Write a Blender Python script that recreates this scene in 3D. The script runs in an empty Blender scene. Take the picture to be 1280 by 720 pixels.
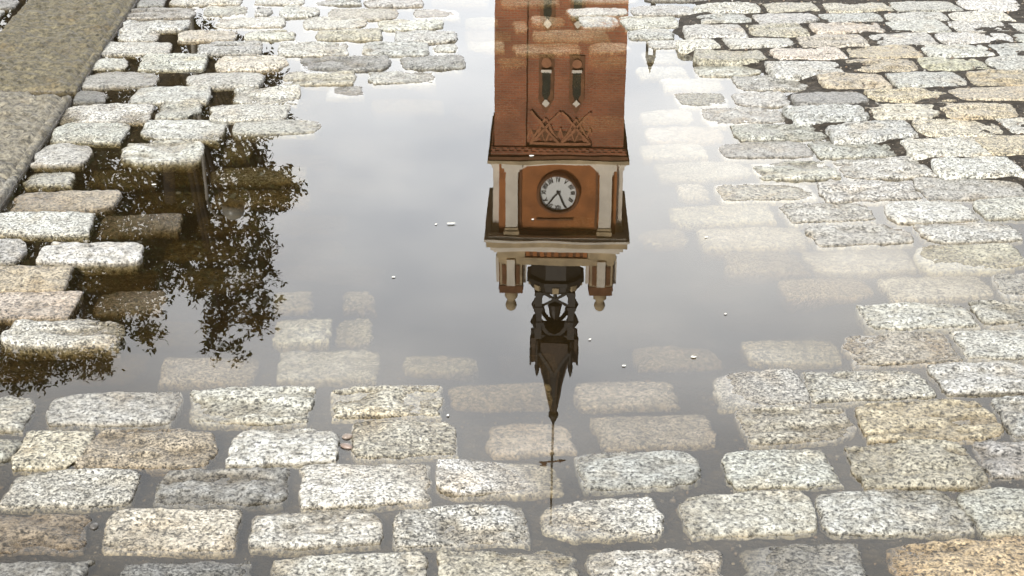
import bpy, bmesh, math, random
import numpy as np
from mathutils import Vector, Matrix

R = math.radians
random.seed(11)
rng = np.random.default_rng(5)
scene = bpy.context.scene
COL = scene.collection

# ------------------------------------------------------------------ camera
F = 2080.0                      # focal length in photo pixels (1280 wide)
PITCH, ROLL, HC = R(24.2), R(0.5), 1.5
cam_d = bpy.data.cameras.new("camera")
cam = bpy.data.objects.new("camera", cam_d)
COL.objects.link(cam)
CM = Matrix.Translation((0, 0, HC)) @ Matrix.Rotation(math.pi/2 - PITCH, 4, 'X') @ Matrix.Rotation(ROLL, 4, 'Z')
cam.matrix_world = CM
cam_d.sensor_width = 36.0
cam_d.lens = 36.0*F/1280.0
cam_d.clip_start = 0.05
cam_d.clip_end = 3000
scene.camera = cam
C3 = CM.to_3x3()

def ray(u, v):
    return C3 @ Vector(((u-640)/F, -(v-360)/F, -1.0))
def ground(u, v, z=0.0):
    d = ray(u, v)
    t = (z-HC)/d.z
    return Vector((d.x*t, d.y*t, z))
def mirror(u, v, D):
    """the real point, D metres ahead, that the still water shows at pixel u, v"""
    d = ray(u, v)
    t = D/d.y
    return Vector((d.x*t, D, -(HC + d.z*t)))

# ------------------------------------------------------------------ numeric noise
def _h(i, j, k, s):
    n = (i*374761393 + j*668265263 + k*2147483647 + s*974634777) & 0xffffffff
    n = ((n ^ (n >> 13))*1274126177) & 0xffffffff
    n = ((n ^ (n >> 15))*2246822519) & 0xffffffff
    return ((n ^ (n >> 16)) & 0xffff)/32767.5 - 1.0
def vnoise(x, y, s=0):
    xi = np.floor(x).astype(np.int64); yi = np.floor(y).astype(np.int64)
    fx = x-xi; fy = y-yi
    fx = fx*fx*fx*(fx*(fx*6-15)+10); fy = fy*fy*fy*(fy*(fy*6-15)+10)
    a = _h(xi, yi, 0, s); b = _h(xi+1, yi, 0, s); c = _h(xi, yi+1, 0, s); d = _h(xi+1, yi+1, 0, s)
    return (a*(1-fx)+b*fx)*(1-fy) + (c*(1-fx)+d*fx)*fy
def fbm(x, y, f, o=3, s=0):
    r = 0; amp = 1.0
    for k in range(o):
        r = r + amp*vnoise(x*f + 17.3*k, y*f - 9.1*k, s+k)
        f *= 2.03; amp *= 0.5
    return r

# ------------------------------------------------------------------ materials
def new_mat(name):
    m = bpy.data.materials.new(name)
    m.use_nodes = True
    nt = m.node_tree
    nt.nodes.clear()
    out = nt.nodes.new('ShaderNodeOutputMaterial')
    return m, nt, out
def N(nt, t, **kw):
    n = nt.nodes.new(t)
    for k, v in kw.items():
        if k in n.inputs: n.inputs[k].default_value = v
        else: setattr(n, k, v)
    return n
def ramp(nt, stops, interp='LINEAR'):
    r = nt.nodes.new('ShaderNodeValToRGB')
    r.color_ramp.interpolation = interp
    e = r.color_ramp.elements
    while len(e) < len(stops): e.new(0.5)
    for i, (p, c) in enumerate(stops):
        e[i].position = p
        e[i].color = (c[0], c[1], c[2], 1) if isinstance(c, (tuple, list)) else (c, c, c, 1)
    return r
def mixrgb(nt, mode, fac, a, b):
    m = nt.nodes.new('ShaderNodeMix'); m.data_type = 'RGBA'; m.blend_type = mode
    for sock, val in ((m.inputs[0], fac), (m.inputs[6], a), (m.inputs[7], b)):
        if isinstance(val, bpy.types.NodeSocket): nt.links.new(val, sock)
        elif isinstance(val, (int, float)): sock.default_value = val
        else: sock.default_value = (*val, 1)
    return m.outputs[2]

def simple_mat(name, col, rough=0.7, metal=0.0, var=0.25, scale=6.0, bump=0.15):
    m, nt, out = new_mat(name)
    L = nt.links.new
    tc = N(nt, 'ShaderNodeTexCoord')
    n = N(nt, 'ShaderNodeTexNoise', Scale=scale, Detail=6.0)
    L(tc.outputs['Object'], n.inputs['Vector'])
    r = ramp(nt, [(0.3, tuple(c*(1-var) for c in col)), (0.7, tuple(min(1, c*(1+var)) for c in col))])
    L(n.outputs['Fac'], r.inputs[0])
    b = N(nt, 'ShaderNodeBsdfPrincipled', Roughness=rough, Metallic=metal)
    L(r.outputs[0], b.inputs['Base Color'])
    if bump:
        bp = N(nt, 'ShaderNodeBump', Strength=bump, Distance=0.02)
        L(n.outputs['Fac'], bp.inputs['Height']); L(bp.outputs[0], b.inputs['Normal'])
    L(b.outputs[0], out.inputs[0])
    return m

def granite_mat(name, grain=330.0, contrast=1.0, use_tint=True, col=(0.4, 0.35, 0.25), rough=0.5):
    """speckled granite: pale and black crystals over the stone's own tint, rough split face"""
    m, nt, out = new_mat(name)
    L = nt.links.new
    geo = N(nt, 'ShaderNodeNewGeometry')
    P = geo.outputs['Position']
    if use_tint:
        at = N(nt, 'ShaderNodeAttribute', attribute_name='tint'); tint = at.outputs['Color']
    else:
        rg = N(nt, 'ShaderNodeRGB'); rg.outputs[0].default_value = (*col, 1); tint = rg.outputs[0]
    # crystals
    v = N(nt, 'ShaderNodeTexVoronoi', Scale=grain); L(P, v.inputs['Vector'])
    sep = N(nt, 'ShaderNodeSeparateColor'); L(v.outputs['Color'], sep.inputs[0])
    n1 = N(nt, 'ShaderNodeTexNoise', Scale=grain*0.42, Detail=5.0, Roughness=0.75); L(P, n1.inputs['Vector'])
    n2 = N(nt, 'ShaderNodeTexNoise', Scale=38.0, Detail=5.0, Roughness=0.65); L(P, n2.inputs['Vector'])
    n3 = N(nt, 'ShaderNodeTexNoise', Scale=9.0, Detail=4.0); L(P, n3.inputs['Vector'])
    lo = 0.10*contrast
    cr = ramp(nt, [(0.0, 1-0.82*contrast), (0.16, 1-0.6*contrast), (0.27, 0.85), (0.7, 1.05), (1.0, 1.5)])
    L(sep.outputs[0], cr.inputs[0])
    # a second, coarser or cloudier crystal pattern; each stone has its own share of the two
    v2 = N(nt, 'ShaderNodeTexVoronoi', Scale=grain*0.72); L(P, v2.inputs['Vector'])
    sep2 = N(nt, 'ShaderNodeSeparateColor'); L(v2.outputs['Color'], sep2.inputs[0])
    cr2 = ramp(nt, [(0.0, .2), (0.12, .38), (0.22, 0.85), (0.75, 1.0), (1.0, 1.4)]); L(sep2.outputs[0], cr2.inputs[0])
    n4 = N(nt, 'ShaderNodeTexNoise', Scale=70.0, Detail=6.0, Roughness=0.8); L(P, n4.inputs['Vector'])
    cr3 = ramp(nt, [(0.36, .35), (0.5, .95), (0.7, 1.25)]); L(n4.outputs['Fac'], cr3.inputs[0])
    if use_tint:
        a1 = N(nt, 'ShaderNodeMapRange'); L(at.outputs['Alpha'], a1.inputs['Value']); a1.inputs['From Min'].default_value = .2; a1.inputs['From Max'].default_value = .5
        a2 = N(nt, 'ShaderNodeMapRange'); L(at.outputs['Alpha'], a2.inputs['Value']); a2.inputs['From Min'].default_value = .5; a2.inputs['From Max'].default_value = .85
        pat = mixrgb(nt, 'MIX', a1.outputs[0], cr.outputs[0], cr2.outputs[0])
        pat = mixrgb(nt, 'MIX', a2.outputs[0], pat, cr3.outputs[0])
    else: pat = cr.outputs[0]
    c = mixrgb(nt, 'MULTIPLY', 1.0, tint, pat)
    pr = ramp(nt, [(0.40, 1-0.93*contrast), (0.475, 0.85), (0.53, 1.2), (0.7, 1.5)]); L(n1.outputs['Fac'], pr.inputs[0])
    c = mixrgb(nt, 'MULTIPLY', 0.9, c, pr.outputs[0])
    # weathered patches and grime held in the hollows' own stain shapes
    st = ramp(nt, [(0.33, (0.36, 0.33, 0.27)), (0.47, (0.86, 0.84, 0.79)), (0.58, (1.1, 1.1, 1.09)), (0.75, (1.22, 1.22, 1.22))]); L(n2.outputs['Fac'], st.inputs[0])
    c = mixrgb(nt, 'MULTIPLY', 0.85, c, st.outputs[0])
    ru = ramp(nt, [(0.54, (1, 1, 1)), (0.72, (1.02, 0.90, 0.74))]); L(n3.outputs['Fac'], ru.inputs[0])
    c = mixrgb(nt, 'MULTIPLY', 0.7, c, ru.outputs[0])
    b = N(nt, 'ShaderNodeBsdfPrincipled', Roughness=rough)
    # soaked up to a few millimetres above the water: darker, smoother stone; shade on sett sides painted in too
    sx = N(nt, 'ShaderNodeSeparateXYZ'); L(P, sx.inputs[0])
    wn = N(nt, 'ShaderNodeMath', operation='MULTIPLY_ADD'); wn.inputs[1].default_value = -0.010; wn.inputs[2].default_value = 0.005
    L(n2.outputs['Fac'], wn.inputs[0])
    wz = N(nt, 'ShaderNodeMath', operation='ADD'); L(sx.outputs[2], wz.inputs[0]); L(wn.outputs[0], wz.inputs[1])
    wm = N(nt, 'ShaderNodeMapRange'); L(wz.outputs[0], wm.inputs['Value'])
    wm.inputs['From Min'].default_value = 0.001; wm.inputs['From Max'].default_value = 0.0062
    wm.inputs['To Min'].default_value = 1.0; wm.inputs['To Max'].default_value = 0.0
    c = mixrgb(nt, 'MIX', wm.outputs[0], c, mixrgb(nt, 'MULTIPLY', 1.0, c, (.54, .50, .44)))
    L(c, b.inputs['Base Color'])
    rr = ramp(nt, [(0.35, rough-0.16), (0.65, rough+0.2)]); L(n2.outputs['Fac'], rr.inputs[0])
    rm = N(nt, 'ShaderNodeMix'); L(wm.outputs[0], rm.inputs[0]); L(rr.outputs[0], rm.inputs[2]); rm.inputs[3].default_value = 0.22
    L(rm.outputs[0], b.inputs['Roughness'])
    b1 = N(nt, 'ShaderNodeBump', Strength=0.85, Distance=0.009); L(n2.outputs['Fac'], b1.inputs['Height'])
    b2 = N(nt, 'ShaderNodeBump', Strength=1.0, Distance=0.004); L(n1.outputs['Fac'], b2.inputs['Height']); L(b1.outputs[0], b2.inputs['Normal'])
    L(b2.outputs[0], b.inputs['Normal'])
    L(b.outputs[0], out.inputs[0])
    return m

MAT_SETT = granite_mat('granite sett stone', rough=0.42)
MAT_SLAB = granite_mat('coarse tan granite', grain=170.0, contrast=0.7, col=(0.42, 0.35, 0.22), rough=0.6)

def bed_mat():
    m, nt, out = new_mat('silty joint sand')
    L = nt.links.new
    geo = N(nt, 'ShaderNodeNewGeometry'); P = geo.outputs['Position']
    n = N(nt, 'ShaderNodeTexNoise', Scale=26.0, Detail=6.0, Roughness=0.65); L(P, n.inputs['Vector'])
    g = N(nt, 'ShaderNodeTexVoronoi', Scale=85.0); L(P, g.inputs['Vector'])
    r = ramp(nt, [(0.3, (0.014, 0.011, 0.008)), (0.55, (0.034, 0.028, 0.021)), (0.8, (0.085, 0.07, 0.054))]); L(n.outputs['Fac'], r.inputs[0])
    sp = N(nt, 'ShaderNodeSeparateColor'); L(g.outputs['Color'], sp.inputs[0])
    gr = ramp(nt, [(0.0, 0.55), (0.8, 1.1), (1.0, 1.8)]); L(sp.outputs[0], gr.inputs[0])
    c = mixrgb(nt, 'MULTIPLY', 0.9, r.outputs[0], gr.outputs[0])
    b = N(nt, 'ShaderNodeBsdfPrincipled', Roughness=0.85); L(c, b.inputs['Base Color']); b.inputs['Specular IOR Level'].default_value = 0.25
    b1 = N(nt, 'ShaderNodeBump', Strength=0.8, Distance=0.006); L(g.outputs['Distance'], b1.inputs['Height'])
    b2 = N(nt, 'ShaderNodeBump', Strength=0.7, Distance=0.01); L(n.outputs['Fac'], b2.inputs['Height']); L(b1.outputs[0], b2.inputs['Normal'])
    L(b2.outputs[0], b.inputs['Normal']); L(b.outputs[0], out.inputs[0])
    return m
MAT_BED = bed_mat()

def water_mat():
    m, nt, out = new_mat('still rain water')
    L = nt.links.new
    geo = N(nt, 'ShaderNodeNewGeometry'); P = geo.outputs['Position']
    n = N(nt, 'ShaderNodeTexNoise', Scale=3.0, Detail=2.0); L(P, n.inputs['Vector'])
    bp = N(nt, 'ShaderNodeBump', Strength=0.008, Distance=0.02); L(n.outputs['Fac'], bp.inputs['Height'])
    fr = N(nt, 'ShaderNodeFresnel', IOR=1.50)
    # the sheet does not bend rays, so the same reflectance serves both of its sides
    ior = N(nt, 'ShaderNodeMix'); L(geo.outputs['Backfacing'], ior.inputs[0]); ior.inputs[2].default_value = 1.5; ior.inputs[3].default_value = 1/1.5
    L(ior.outputs[0], fr.inputs['IOR'])
    tr = N(nt, 'ShaderNodeBsdfTransparent')
    gl = N(nt, 'ShaderNodeBsdfAnisotropic', Roughness=0.0)
    L(bp.outputs[0], gl.inputs['Normal']); L(bp.outputs[0], fr.inputs['Normal'])
    mx = N(nt, 'ShaderNodeMixShader'); L(fr.outputs[0], mx.inputs[0]); L(tr.outputs[0], mx.inputs[1]); L(gl.outputs[0], mx.inputs[2])
    L(mx.outputs[0], out.inputs['Surface'])
    pv = N(nt, 'ShaderNodeVolumePrincipled', Density=54.0, Anisotropy=0.0)
    pv.inputs['Color'].default_value = (0.010, 0.008, 0.005, 1)
    pv.inputs['Absorption Color'].default_value = (0.46, 0.385, 0.20, 1)
    L(pv.outputs[0], out.inputs['Volume'])
    return m
MAT_WATER = water_mat()

# ------------------------------------------------------------------ mesh helpers
def link(name, me, mat=None, parent=None):
    o = bpy.data.objects.new(name, me)
    COL.objects.link(o)
    if mat: me.materials.append(mat)
    if parent: o.parent = parent
    return o
def from_bm(name, bm, mat, parent=None, smooth=False):
    bmesh.ops.recalc_face_normals(bm, faces=bm.faces)
    me = bpy.data.meshes.new(name)
    bm.to_mesh(me); bm.free()
    if smooth: me.polygons.foreach_set('use_smooth', [True]*len(me.polygons))
    return link(name, me, mat, parent)
def empty(name, loc, label=None, cat=None, group=None):
    o = bpy.data.objects.new(name, None)
    o.location = loc; o.empty_display_size = 0.3
    COL.objects.link(o)
    if label: o['label'] = label
    if cat: o['category'] = cat
    if group: o['group'] = group
    return o
def box(bm, x0, x1, y0, y1, z0, z1, top=1.0, M=None):
    """box; top scales the upper face about its centre"""
    cx, cy = (x0+x1)/2, (y0+y1)/2
    vs = []
    for z, k in ((z0, 1.0), (z1, top)):
        for x, y in ((x0, y0), (x1, y0), (x1, y1), (x0, y1)):
            p = Vector((cx+(x-cx)*k, cy+(y-cy)*k, z))
            vs.append(bm.verts.new(M @ p if M else p))
    for f in ((3, 2, 1, 0), (4, 5, 6, 7), (0, 1, 5, 4), (1, 2, 6, 5), (2, 3, 7, 6), (3, 0, 4, 7)):
        bm.faces.new([vs[i] for i in f])
def lathe(bm, prof, seg=16, M=None, off=0.0):
    rings = []
    for r, z in prof:
        ring = []
        for k in range(seg):
            a = off + 2*math.pi*k/seg
            p = Vector((r*math.cos(a), r*math.sin(a), z))
            ring.append(bm.verts.new(M @ p if M else p))
        rings.append(ring)
    for i in range(len(rings)-1):
        for k in range(seg):
            a, b = rings[i], rings[i+1]
            bm.faces.new((a[k], a[(k+1) % seg], b[(k+1) % seg], b[k]))
    bm.faces.new(rings[0][::-1]); bm.faces.new(rings[-1])
def tube(bm, pts, rads, seg=8):
    pts = [Vector(p) for p in pts]
    rings = []
    for i, p in enumerate(pts):
        d = (pts[min(i+1, len(pts)-1)] - pts[max(i-1, 0)]).normalized()
        up = Vector((0, 1, 0)) if abs(d.y) < 0.9 else Vector((1, 0, 0))
        a = d.cross(up).normalized(); b = d.cross(a)
        rings.append([bm.verts.new(p + (a*math.cos(t)+b*math.sin(t))*rads[i]) for t in [2*math.pi*k/seg for k in range(seg)]])
    for i in range(len(rings)-1):
        for k in range(seg):
            bm.faces.new((rings[i][k], rings[i][(k+1) % seg], rings[i+1][(k+1) % seg], rings[i+1][k]))
    bm.faces.new(rings[0][::-1]); bm.faces.new(rings[-1])
def prism(bm, poly, y0, y1, M=None):
    """polygon in x,z pushed from y0 to y1"""
    a = [Vector((x, y0, z)) for x, z in poly]; b = [Vector((x, y1, z)) for x, z in poly]
    if M: a = [M @ p for p in a]; b = [M @ p for p in b]
    a = [bm.verts.new(p) for p in a]; b = [bm.verts.new(p) for p in b]
    bm.faces.new(a); bm.faces.new(b[::-1])
    n = len(poly)
    for i in range(n):
        bm.faces.new((a[i], b[i], b[(i+1) % n], a[(i+1) % n]))
def bar(bm, p, q, w, y0, y1, M=None):
    """flat straight bar from p to q (x,z), width w"""
    p = Vector(p); q = Vector(q); d = (q-p).normalized(); n = Vector((-d.y, d.x))*w/2
    prism(bm, [tuple(p+n), tuple(q+n), tuple(q-n), tuple(p-n)], y0, y1, M)

# ------------------------------------------------------------------ the setts, read off the ground
TINT = dict(w=(.40, .405, .385), c=(.385, .37, .315), t=(.33, .29, .22), b=(.22, .185, .145), g=(.24, .24, .228),
            h=(.31, .31, .295), o=(.36, .29, .19), y=(.31, .30, .235), p=(.39, .355, .315), d=(.165, .165, .158), v=(.20, .185, .115))
HT = dict(D=.024, d=.0078, f=.0055, e=.0032, s=-.0050, m=-.015, n=-.026, x=-.05)
S = []
def row(*items):
    for it in items: S.append(it if len(it) == 7 else it+(0.0,))
# left field, top to bottom: x0, x1, y0, y1, height class, tint
row((172,208,-7,7,'d','g'),(212,305,-8,4,'d','w'),(318,382,-6,4,'d','w'),(393,452,-5,5,'d','w'),(455,530,-5,7,'d','w'))
row((157,245,8,22,'d','g'),(254,311,7,19,'d','w'),(318,341,6,18,'d','w'),(349,400,5,19,'d','w'),(410,500,9,24,'d','c'),(517,574,10,22,'e','w'))
row((151,236,24,37,'d','w'),(268,358,20,33,'d','w'),(377,461,19,35,'d','w'),(472,555,23,36,'d','w'))
row((148,200,37,50,'d','w'),(222,296,37,50,'d','p'),(303,371,36,48,'d','w'),(394,478,35,48,'d','c'),(493,573,36,52,'d','w'))
row((128,215,51,67,'d','w'),(245,328,50,67,'d','w'),(347,437,51,68,'d','w'),(452,537,51,68,'d','w'),(541,572,54,64,'e','w'))
row((117,161,71,85,'d','w'),(174,259,66,85,'d','w'),(269,360,68,86,'d','c'),(374,488,69,88,'d','g'),(500,583,68,84,'d','g'))
row((105,200,87,108,'d','g'),(230,330,88,107,'d','w'),(353,445,88,105,'d','c'),(460,545,88,103,'f','w'))
row((92,135,112,127,'f','d'),(164,264,106,127,'d','w'),(289,377,107,130,'d','w'),(408,455,107,120,'e','g'))
row((76,190,128,152,'d','w'),(196,253,123,147,'d','w'),(262,363,128,149,'d','w'))
row((64,160,152,176,'d','w'),(176,284,148,173,'d','w'),(290,402,147,166,'f','w'))
row((46,116,177,205,'d','w'),(150,256,174,203,'f','w'),(279,318,170,199,'m','v'))
row((32,95,213,231,'e','w'),(110,200,211,232,'m','v'),(205,262,206,228,'n','v'))
row((15,149,236,262,'d','t'),(163,258,238,262,'n','v'))
row((-16,118,263,291,'d','w'),(122,229,267,290,'s','b',.006),(245,330,266,290,'n','v'))
row((-60,33,297,326,'d','h'),(48,180,299,326,'d','w'),(206,310,297,324,'n','v'))
row((-45,86,330,362,'d','t'),(97,200,331,361,'n','b'),(225,330,334,360,'n','v'))
row((-60,97,363,396,'f','p'),(118,208,362,388,'s','b',.005),(340,392,362,386,'m','w'),(428,470,362,384,'m','w'))
row((3,155,396,432,'f','w',-.004),(170,262,400,430,'n','v'),(340,416,394,428,'s','w'),(418,468,397,427,'m','w'))
row((-50,72,436,474,'n','b'),(84,185,440,474,'n','b'),(200,323,443,478,'s','p'),(345,475,435,474,'s','w'),(501,600,442,465,'m','w'),(622,700,440,466,'x','w'))
row((-90,42,492,534,'d','h'),(58,226,486,529,'d','h'),(235,391,483,527,'d','w'),(414,556,479,520,'e','c'),(560,692,478,510,'m','p'),(716,846,473,508,'s','p'),(892,1008,462,506,'e','w',.006),(1005,1162,460,497,'d','w'),(1168,1310,451,487,'d','w'))
row((-80,25,545,572,'d','h'),(20,112,535,582,'d','c'),(103,272,530,582,'d','t'),(285,426,530,576,'d','w'),(437,573,521,570,'f','c'),(607,717,525,567,'s','p'),(743,892,516,558,'s','p'),(925,1069,505,551,'f','c'),(1072,1248,500,549,'d','t'),(1250,1380,494,540,'d','h'))
row((4,174,584,630,'d','h'),(192,362,583,629,'f','g'),(372,538,574,629,'d','w'),(544,704,573,616,'e','w',-.008),(720,878,561,608,'d','w'),(905,1044,558,606,'d','w'),(1062,1226,549,606,'d','c'),(1222,1390,546,590,'d','h'))
row((-70,111,640,686,'d','b'),(127,300,633,687,'d','c'),(312,480,634,681,'d','w'),(490,662,629,679,'f','w'),(672,828,622,670,'e','w',.007),(850,1021,612,666,'d','w'),(1022,1210,608,665,'d','w'),(1208,1390,607,662,'d','w'))
row((-80,108,697,748,'d','g'),(146,312,697,747,'f','d'),(338,536,690,742,'d','w'),(547,722,683,736,'d','c'),(733,906,683,735,'e','w'),(928,1082,677,730,'e','g'),(1112,1330,670,730,'d','o'))
row((-120,40,755,820,'d','w'),(60,230,756,815,'d','c'),(245,420,753,812,'d','w'),(436,610,748,805,'d','w'),(625,800,744,802,'d','c'),(815,990,742,798,'f','w'),(1008,1190,738,795,'d','w'),(1205,1400,738,794,'d','t'))
# right field
row((866,950,2,14,'D','w'),(957,1022,2,13,'D','c'),(1030,1114,1,13,'D','c'),(1114,1199,0,13,'D','w'),(1201,1276,-3,12,'D','w'))
row((709,786,8,19,'e','w'),(788,868,5,17,'d','w'),(872,935,16,27,'D','w'),(942,1022,15,28,'D','w'),(1027,1103,15,27,'D','w'),(1106,1184,14,25,'D','w'),(1186,1262,12,26,'D','w'))
row((724,776,20,33,'e','w'),(776,848,18,34,'d','w'),(854,933,29,45,'D','w'),(936,1010,28,44,'D','c'),(1014,1104,27,40,'D','p'),(1108,1186,25,39,'D','w'),(1188,1262,25,40,'D','w'),(1264,1340,27,40,'D','w'))
row((784,842,35,47,'d','w'),(846,900,47,58,'D','w'),(905,992,45,57,'D','w'),(997,1083,42,57,'D','p'),(1086,1169,40,55,'D','w'),(1171,1267,38,53,'D','w'),(1269,1340,40,52,'D','w'))
row((810,862,49,60,'f','w'),(867,958,60,76,'D','y'),(965,1057,57,73,'D','p'),(1058,1150,55,72,'D','t'),(1151,1240,53,69,'D','w'),(1242,1330,53,69,'D','w'))
row((800,860,62,78,'s','w'),(868,950,79,94,'f','w'),(960,1055,75,93,'D','w'),(1058,1147,72,88,'D','t'),(1149,1233,70,86,'D','y'),(1235,1320,69,85,'D','w'))
row((795,860,82,96,'s','w'),(826,905,97,112,'s','w'),(917,1010,92,112,'d','w'),(1024,1110,90,109,'D','t'),(1112,1207,88,107,'D','w'),(1209,1310,86,105,'D','t'))
row((845,910,115,132,'e','w'),(916,986,114,131,'d','w'),(990,1084,112,130,'D','g'),(1084,1190,108,126,'D','t'),(1189,1300,106,124,'D','t'))
row((800,868,136,152,'s','w'),(877,981,132,154,'e','w'),(986,1085,129,150,'D','w'),(1085,1174,126,148,'D','c'),(1177,1273,126,147,'D','t'))
row((806,905,156,176,'s','p'),(917,1030,153,174,'d','w'),(1034,1142,149,171,'D','w'),(1145,1252,147,170,'D','c'),(1254,1330,145,166,'D','w'))
row((800,885,178,196,'s','c'),(899,1013,175,196,'f','w'),(1014,1126,172,195,'d','w'),(1132,1232,170,192,'D','w'),(1226,1330,168,191,'D','t'))
row((820,938,200,223,'s','w'),(942,1044,199,223,'f','w'),(1047,1162,196,221,'d','w'),(1166,1273,193,217,'D','w'))
row((846,886,228,246,'s','w'),(897,1020,226,250,'e','w'),(1024,1150,224,249,'d','w'),(1146,1279,220,247,'d','w'))
row((838,967,253,278,'s','c'),(978,1092,251,276,'f','w'),(1107,1217,249,275,'d','w'),(1219,1330,245,269,'d','w'))
row((800,860,284,306,'m','p'),(872,1009,281,308,'s','c'),(1012,1140,279,304,'f','w'),(1147,1274,276,300,'d','w'))
row((905,1006,312,340,'m','p'),(1007,1142,308,339,'s','c'),(1143,1282,304,337,'e','c'))
row((860,960,346,372,'x','p'),(975,1090,345,372,'m','p'),(1104,1238,342,372,'s','w'),(1243,1360,340,370,'e','w'))
row((900,1050,380,410,'x','p'),(1076,1219,377,408,'f','w'),(1219,1350,374,403,'f','w'))
row((790,900,430,458,'m','p'),(928,1050,421,454,'s','c'),(1056,1196,413,453,'f','c'),(1197,1340,409,445,'d','w'))
# under the tower's reflection
row((640,662,24,38,'s','p'),(664,762,36,50,'s','y'),(640,726,52,66,'s','p'),(734,788,52,64,'s','p'),(622,660,70,82,'m','p'),(735,786,70,82,'m','p'),(625,700,-4,6,'s','p'))

def slope(u, v):
    k = min(1.0, max(0.0, (u-120)/420.0))
    return -(v+575)*2.9e-5*(0.3+0.7*k*k*(3-2*k))

stones = []      # cx, cy, angle, half length, half depth, h, tint, px width
for (x0, x1, y0, y1, hc, tc, tl) in S:
    h = HT[hc] + random.uniform(-1, 1)*(0.0022 if hc in 'Dd' else 0.0012)
    xm, ym = (x0+x1)/2, (y0+y1)/2
    s = slope(xm, ym) + random.uniform(-1, 1)*0.006
    A = ground(x0, ym - s*(xm-x0), h); B = ground(x1, ym + s*(x1-xm), h)
    T = ground(xm, y0, h); Bo = ground(xm, y1, h)
    ax = (B-A).to_2d(); L_ = ax.length; ax.normalize()
    dp = (T-Bo).length*(0.93 if hc == 'D' else 0.96); L_ -= (0.006 if hc == 'D' else 0.004)
    c = (A+B)/2; c2 = (T+Bo)/2
    stones.append(dict(c=Vector(((c.x), c2.y)), ang=math.atan2(ax.y, ax.x), a=L_/2, b=dp/2, h=h, tint=TINT[tc], k=tc, tl=tl,
                       px=(x1-x0)*(y1-y0)*(1 if x0 > -30 and x1 < 1310 and y0 > -3 and y1 < 745 else 0.4), traced=True))

# control field for the ground level
ctrl = [(s['c'].x, s['c'].y, s['h']) for s in stones]
for (u, v, h) in [(560,100,-.05),(480,150,-.05),(420,190,-.04),(560,200,-.08),(480,250,-.075),(420,300,-.045),(560,300,-.09),(700,120,-.06),(700,200,-.08),
                  (700,300,-.09),(600,380,-.085),(520,360,-.075),(780,350,-.08),(720,400,-.06),(850,400,-.055),(770,220,-.05),(640,10,-.02),(660,90,-.045),(740,90,-.035),
                  (580,40,-.02),(600,440,-.035),(330,250,-.02),(300,200,-.014),(870,340,-.035),(770,120,-.045),(590,10,-.02),(640,250,-.09),(640,330,-.09)]:
    p = ground(u, v); ctrl.append((p.x, p.y, h))
for x in np.arange(-4.2, 4.3, 0.7):
    for y in np.arange(0.8, 9.2, 0.7):
        e = max((1.7-y), (y-6.6), abs(x)-(0.42*y+0.35), 0)
        if e > 0: ctrl.append((x, y, (0.010 if y < 4.5 or x < 0 else 0.024)+0.008*min(e, 1)))
ctrl = np.array(ctrl)
def level(px, py):
    px = np.atleast_1d(px).astype(float); py = np.atleast_1d(py).astype(float)
    res = np.empty_like(px)
    for i in range(0, len(px), 4000):
        d2 = (px[i:i+4000, None]-ctrl[None, :, 0])**2 + (py[i:i+4000, None]-ctrl[None, :, 1])**2 + 0.0025
        w = d2**-2
        res[i:i+4000] = (w*ctrl[None, :, 2]).sum(1)/w.sum(1)
    return res

# stone strip across the setts (top left of the view)
SA = ground(168, 0, 0.016); SB = ground(0, 251, 0.016)
sdir = (SA-SB).to_2d().normalized(); snor = Vector((-sdir.y, sdir.x))      # snor points left
SW = 0.372
def strip_coord(p):
    d = p - SB.to_2d()
    return d.dot(sdir), d.dot(snor)

# fill the remaining ground with setts of the same kind (under water and round the frame)
def corners(c, ang, a, b):
    u = Vector((math.cos(ang), math.sin(ang))); v = Vector((-u.y, u.x))
    return [c+u*a*i+v*b*j for i, j in ((-1, -1), (1, -1), (1, 1), (-1, 1))]
def overlap(c1, c2):
    for P in (c1, c2):
        for i in range(2):
            e = P[i+1]-P[i]; n = Vector((-e.y, e.x))
            a = [n.dot(q) for q in c1]; b = [n.dot(q) for q in c2]
            if max(a) <= min(b) or max(b) <= min(a): return False
    return True
occ = [(s['c'], corners(s['c'], s['ang'], s['a']+.006, s['b']+.004)) for s in stones]
def free(c, cs):
    for (cc, k) in occ:
        if abs(cc.x-c.x) < 0.34 and abs(cc.y-c.y) < 0.3 and overlap(k, cs): return False
    for q in cs:
        t, n = strip_coord(q)
        if -0.02 < n < SW+0.02: return False
    return True
y = 1.45
ri = 0
while y < 8.3:
    pitch = 0.148
    half = 0.44*y + 0.75
    x = -half + random.uniform(0, .2)
    while x < half:
        placed = False
        for a in (random.uniform(.095, .125), .08, .06):
            ang = R(2.0) if x > -0.8 else R(0.8)
            yy = y + (x)*math.tan(ang)
            c = Vector((x+a, yy)); b = random.uniform(.058, .064)
            cs = corners(c, ang, a, b)
            if free(c, cs):
                h = float(level(c.x, c.y)[0])
                h = min(h, 0.032) + random.uniform(-.003, .003)
                tc = random.choice('wwwwwwccpgt')
                stones.append(dict(c=c, ang=ang+R(random.uniform(-.8, .8)), a=a, b=b, h=h, tint=TINT[tc], k=tc, tl=0.0, px=0, traced=False))
                occ.append((c, corners(c, ang, a+.006, b+.004)))
                x += 2*a+random.uniform(.012, .024); placed = True
                break
        if not placed: x += 0.03
    y += pitch
    ri += 1

def edge_samples(n):
    t = np.linspace(-1, 1, n)
    return np.sign(t)*(1-(1-np.abs(t))**1.55)

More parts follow.
